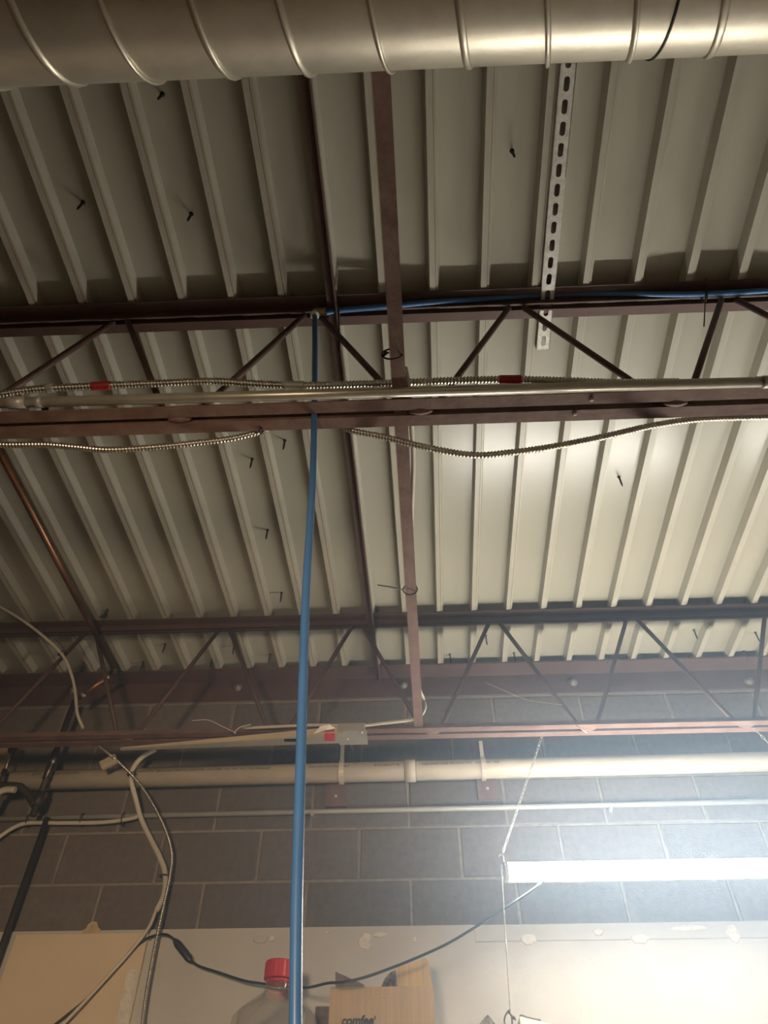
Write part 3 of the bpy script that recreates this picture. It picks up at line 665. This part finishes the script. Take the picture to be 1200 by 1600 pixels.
# power cord from the light to the left
pk = thing('power_cord', 'black power cord swooping left from the shop light', 'cord', aY(540, 1540, 2.60))
cpts = [(850, 1375, 2.50), (838, 1386, 2.505), (800, 1412, 2.52), (750, 1444, 2.54), (700, 1474, 2.555), (650, 1497, 2.55), (610, 1513, 2.55), (570, 1527, 2.55), (535, 1535, 2.56), (513, 1536, 2.60), (480, 1543, 2.68), (440, 1541, 2.80), (410, 1537, 2.84), (380, 1532, 2.85), (340, 1519, 2.87), (312, 1510, 2.88), (299, 1502, 2.885)]
MB().tube(smooth_path([aY(*p) for p in cpts], 8), 0.0042, 8, squash=1.2).build('cord', 'cord_black', pk)
a, b_ = aY(272, 1468, 2.885), aY(299, 1503, 2.885)
cc_ = (a+b_)/2; u = (b_-a).normalized()
MB().tube([a, a+u*0.006, a.lerp(b_, 0.2), a.lerp(b_, 0.85), b_-u*0.004, b_], [0.006, 0.009, 0.0135, 0.0125, 0.008, 0.005], 10, squash=0.75).build('inline_plug', 'cord_black', pk)
cpts = [(272, 1468, 2.885), (262, 1461, 2.885), (250, 1460, 2.89), (235, 1464, 2.897), (222, 1471, 2.90), (208, 1484, 2.90), (170, 1526, 2.90), (135, 1561, 2.90), (100, 1590, 2.90), (60, 1620, 2.90)]
MB().tube(smooth_path([aY(*p) for p in cpts], 8), 0.0045, 8).build('cord', 'cord_black', pk)

# cream board on the wall
c0b, c1b = aY(25, 1460, 2.912), aY(232, 1457, 2.912)
bd = thing('wall_board', 'cream board panel standing against the wall at lower left', 'board', ((c0b.x+c1b.x)/2, 2.92, H+0.3))
MB().box((c0b.x, 2.912, H+0.30), (c1b.x, 2.930, c0b.z)).build('panel', 'cream_board', bd, 0.002)
MB().box((c1b.x-0.045, 2.9105, H+0.30), (c1b.x-0.002, 2.912, c0b.z-0.12)).build('torn_paint_strip', 'plaster', bd)
b = MB(); c = aY(144, 1455, 2.935)
prf = [(-0.033, -0.02), (-0.036, 0.004), (-0.024, 0.008), (-0.022, 0.022), (-0.006, 0.034), (0.012, 0.030), (0.022, 0.012), (0.033, 0.004), (0.035, -0.02)]
b.prism(prf, c+Vector((0, -0.006, 0)), c+Vector((0, 0.012, 0)), (1, 0, 0), (0, 0, 1)); tag(b.build('foam_scrap', 'foam', bevel=0.002), 'ragged tan foam scrap on blocks above the cream board', 'foam')

# shelf below the frame that carries the jug and box
sh = thing('wall_shelf', 'wooden wall shelf under the cardboard box and jug', 'shelf', (0.2, 2.65, H+0.25))
MB().box((-0.95, 2.32, H+0.25), (1.3, 2.930, H+0.275)).build('board', 'wood', sh, 0.002)
for x in (-0.8, 0.15, 1.15): MB().add([(x-0.015, 2.36, H+0.25), (x-0.015, 2.93, H+0.25), (x-0.015, 2.93, H-0.05), (x+0.015, 2.36, H+0.25), (x+0.015, 2.93, H+0.25), (x+0.015, 2.93, H-0.05)], [(0,1,2), (5,4,3), (0,3,4,1), (1,4,5,2), (2,5,3,0)]).build('bracket', 'primer', sh)
ZS = 0.275

# cardboard box
YB = 2.68
bl, br = aY(516, 1543, YB), aY(677, 1540, YB)
cb_ = thing('cardboard_box', 'open brown cardboard box lettered comfee', 'box', ((bl.x+br.x)/2, YB+0.13, H+ZS))
x0, x1, zt, zbm = bl.x, br.x, (bl.z+br.z)/2, H+ZS
dp = 0.24; th = 0.004
for nm, a, b2 in (('front_panel', (x0, YB, zbm), (x1, YB+th, zt)), ('back_panel', (x0, YB+dp-th, zbm), (x1, YB+dp, zt)), ('side_panel', (x0, YB+th, zbm), (x0+th, YB+dp-th, zt)), ('side_panel', (x1-th, YB+th, zbm), (x1, YB+dp-th, zt)), ('bottom_panel', (x0+th, YB+th, zbm), (x1-th, YB+dp-th, zbm+th))):
    MB().box(a, b2).build(nm, 'cardboard', cb_)
def flap(pts, m, nm='flap', t=Vector((0, 0.004, 0))):
    n = len(pts); b = MB(); b.add([Vector(p) for p in pts]+[Vector(p)+t for p in pts], [tuple(range(n)), tuple(range(n, 2*n))[::-1]]+[(i, (i+1) % n, n+(i+1) % n, n+i) for i in range(n)]); return b.build(nm, m, cb_)
Yf = YB+dp
fb = [(524, 1542), (524, 1518), (562, 1535), (569, 1539), (570, 1544)]
flap([aY(x, y, YB+0.10) for x, y in fb], 'cardboard_dark', t=Vector((0, 0.004, 0)))
flap([aY(x, y, YB+0.05) for x, y in ((596, 1541), (601, 1529), (609, 1520), (618, 1515), (621, 1541))], 'speckled')
flap([aY(x, y, YB+0.03) for x, y in ((621, 1541), (619, 1513), (621, 1510), (634, 1508), (636, 1541))], 'cardboard_inner')
flap([aY(x, y, YB+0.03) for x, y in ((636, 1541), (634, 1508), (660, 1497), (666, 1497), (670, 1505), (675, 1541))], 'cardboard_inner')
tl, tr_ = aY(582, 1541, YB-0.001), aY(611, 1557, YB-0.001)
for (a, b2) in (((582, 1541), (583, 1557)), ((582, 1557), (611, 1558)), ((610, 1541), (611, 1557))):
    p, q = aY(*a, YB-0.0005), aY(*b2, YB-0.0005)
    lo = Vector((min(p.x, q.x)-0.0008, YB-0.0008, min(p.z, q.z)-0.0008)); hi = Vector((max(p.x, q.x)+0.0008, YB+0.0005, max(p.z, q.z)+0.0008)); MB().box(lo, hi).build('score_line', 'cardboard_inner', cb_)
me = text_mesh('comfee', 0.036, 0.0016, 0.18); me.materials.clear(); me.materials.append(MATS['ink'])
wt = max(v.co.x for v in me.vertices); pl, pr_ = aY(533, 1600, YB-0.0008), aY(584, 1598, YB-0.0008); sc = (pr_.x-pl.x)/wt
hx = aY(533, 1602, YB)
for v in me.vertices: v.co = Vector((hx.x+v.co.x*sc, YB-0.0008-v.co.z, hx.z+v.co.y*sc*1.05))-ORG[cb_.name]
o = bpy.data.objects.new('lettering', me); C.objects.link(o); o.parent = cb_
ap = [aY(x, y, YB-0.0008) for x, y in ((584.5, 1587), (586.5, 1587.5), (587.5, 1590), (586.5, 1593), (584, 1595), (585.2, 1591.5))]
MB().add(ap+[p+Vector((0, 0.0006, 0)) for p in ap], [(0,1,2,3,4,5)]).build('lettering', 'ink', cb_)
tag(MB().box((x0-0.055, 2.77, H+ZS), (x0-0.006, 2.91, aY(505, 1572, 2.77).z)).build('small_carton', 'cardboard_dark', bevel=0.002), 'dark carton squeezed between the jug and the cardboard box', 'box')

# clear jug with red cap
YJ = 2.62
jc = aY(434, 1540, YJ); jg = thing('plastic_jug', 'clear plastic jug with a red screw cap', 'jug', (jc.x, YJ, H+ZS))
def jr(pxw, py): return pxw/2*(aY(435, py, YJ)-Vector((0, 0, H))).dot(fw)/F
zz = lambda py: aY(434, py, YJ).z
prof = [(0.10, H+ZS), (0.125, H+ZS+0.015), (0.130, H+ZS+0.06), (0.126, H+ZS+0.10), (0.131, H+ZS+0.14), (jr(136, 1600), zz(1604)), (jr(132, 1592), zz(1592)), (jr(112, 1580), zz(1580)), (jr(80, 1567), zz(1567)), (jr(52, 1555), zz(1555)), (jr(40, 1549), zz(1549)), (jr(38, 1543), zz(1543)), (jr(40, 1541), zz(1541)), (jr(36, 1537), zz(1537)), (jr(36, 1530), zz(1530))]
prof = sorted(prof, key=lambda q: q[1])
inner = [(max(0.001, r-0.0015), h) for r, h in prof][::-1]
MB().lathe([(r, h-jc.z) for r, h in prof], (jc.x, YJ, jc.z), (0, 0, 1), 32).build('bottle', 'clear_plastic', jg)
zc0, zc1 = zz(1531), zz(1503)
rc = jr(45, 1515); b = MB(); pr2 = []
nn = 40; vs = []; 
for h in (zc0, zc1-0.004):
    for k in range(nn):
        rr = rc*(1.0 if k % 2 else 0.97); vs.append((jc.x+rr*cos(2*pi*k/nn), YJ+rr*sin(2*pi*k/nn), h))
for k in range(nn): vs.append((jc.x+rc*0.93*cos(2*pi*k/nn), YJ+rc*0.93*sin(2*pi*k/nn), zc1))
b.add(vs, [(k, (k+1) % nn, nn+(k+1) % nn, nn+k) for k in range(nn)]+[(nn+k, nn+(k+1) % nn, 2*nn+(k+1) % nn, 2*nn+k) for k in range(nn)]+[tuple(range(2*nn, 3*nn)), tuple(range(nn))[::-1]])
cpj = b.build('cap', 'red_cap', jg)
MB().lathe([(jr(37, 1535), zz(1537)-jc.z), (jr(39, 1535), zz(1536)-jc.z), (jr(39, 1535), zz(1533)-jc.z), (jr(37, 1535), zz(1532)-jc.z)], (jc.x, YJ, jc.z), (0, 0, 1), 28).build('tamper_ring', 'red_cap', cpj)

# small things peeking up at the bottom edge
c = [aY(x, y, 2.72) for x, y in ((735, 1632), (749, 1600), (757, 1590), (762, 1585), (768, 1592), (774, 1600), (790, 1632))]
b = MB(); n = len(c); b.add(c+[p+Vector((0, 0.03, 0)) for p in c], [tuple(range(n)), tuple(range(n, 2*n))[::-1]]+[(i, (i+1) % n, n+(i+1) % n, n+i) for i in range(n)])
sx = sum(p.x for p in c)/n
b.box((sx-0.045, 2.70, H+ZS), (sx+0.045, 2.78, c[0].z+0.01))
tag(b.build('peaked_carton', 'speckled'), 'speckled dark peaked carton tip at the bottom edge', 'carton')
pl, pr_ = aY(812, 1588, 2.70), aY(845, 1594, 2.70)
wc = thing('white_carton', 'white carton corner with brown rim at the bottom edge', 'carton', ((pl.x+pr_.x)/2+0.03, 2.76, H+ZS))
MB().hexa([(pl.x, 2.70, H+ZS), (pl.x+0.14, 2.70, H+ZS), (pl.x+0.14, 2.82, H+ZS), (pl.x, 2.82, H+ZS), (pl.x, 2.70, pl.z), (pl.x+0.14, 2.70, pl.z-0.03), (pl.x+0.14, 2.82, pl.z-0.03), (pl.x, 2.82, pl.z)]).build('body', 'paper', wc)
MB().tube([pl+Vector((0, 0, 0.001)), aY(815, 1586, 2.70), aY(823, 1589, 2.70), pr_], 0.0022, 6).build('rim', 'speckled', wc)

# ---------------------------------------------------------------- warm flood lamp behind the viewer, aimed at the wall
lpos = Vector((-0.55, -0.9, H+0.25)); aim = (Vector((-0.70, 2.9, H+0.72))-lpos).normalized()
t = thing('work_lamp', 'warm work lamp on a floor stand behind the viewer', 'lamp', (lpos.x, lpos.y, 0))
MB().lathe([(0.03, -0.16), (0.05, -0.15), (0.06, -0.10), (0.16, 0.02), (0.165, 0.02), (0.065, -0.105), (0.055, -0.155), (0.03, -0.165)], lpos, aim, 28).build('reflector', 'housing', t)
MB().tube([(lpos.x, lpos.y, 0.02), (lpos.x, lpos.y, lpos.z-0.10)], 0.014, 10).build('pole', 'primer', t)
for k in range(3):
    a = 2*pi*k/3; MB().tube([(lpos.x, lpos.y, 0.30), (lpos.x+0.32*cos(a), lpos.y+0.32*sin(a), 0.012)], 0.010, 8).build('leg', 'primer', t)
MB().ball(lpos-aim*0.07, 0.035, 14, 8).build('bulb', 'warm_light', t)
ld = bpy.data.lights.new('lamp_light', 'SPOT'); ld.energy = WARM; ld.color = (1.0, 0.76, 0.52); ld.shadow_soft_size = 0.15; ld.spot_size = radians(66); ld.spot_blend = 0.9
lo = bpy.data.objects.new('lamp_light', ld); C.objects.link(lo); lo.parent = t
lo.location = lpos+aim*0.03-Vector((lpos.x, lpos.y, 0)); lo.rotation_euler = aim.to_track_quat('-Z', 'Y').to_euler()

# ---------------------------------------------------------------- added haze volume imitating lens glare from the shop light
if HAZE > 0:
    hm = bpy.data.materials.new('glare_veil'); hm.use_nodes = True; MATS['glare_veil'] = hm; nt = hm.node_tree
    nt.nodes.remove(nt.nodes['Principled BSDF'])
    vs_ = nt.nodes.new('ShaderNodeVolumeScatter'); vs_.inputs['Color'].default_value = (0.52, 0.73, 1.0, 1); vs_.inputs['Density'].default_value = HAZE; vs_.inputs['Anisotropy'].default_value = 0.65
    nt.links.new(vs_.outputs[0], nt.nodes['Material Output'].inputs['Volume'])
    hz = MB().box((XL+0.3, 0.99, 0.3), (XR-0.3, 2.06, H+1.46)).build('glare_veil', 'glare_veil')
    tag(hz, 'thin bluish haze volume added to imitate lens glare around the shop light', 'haze', kind='stuff')
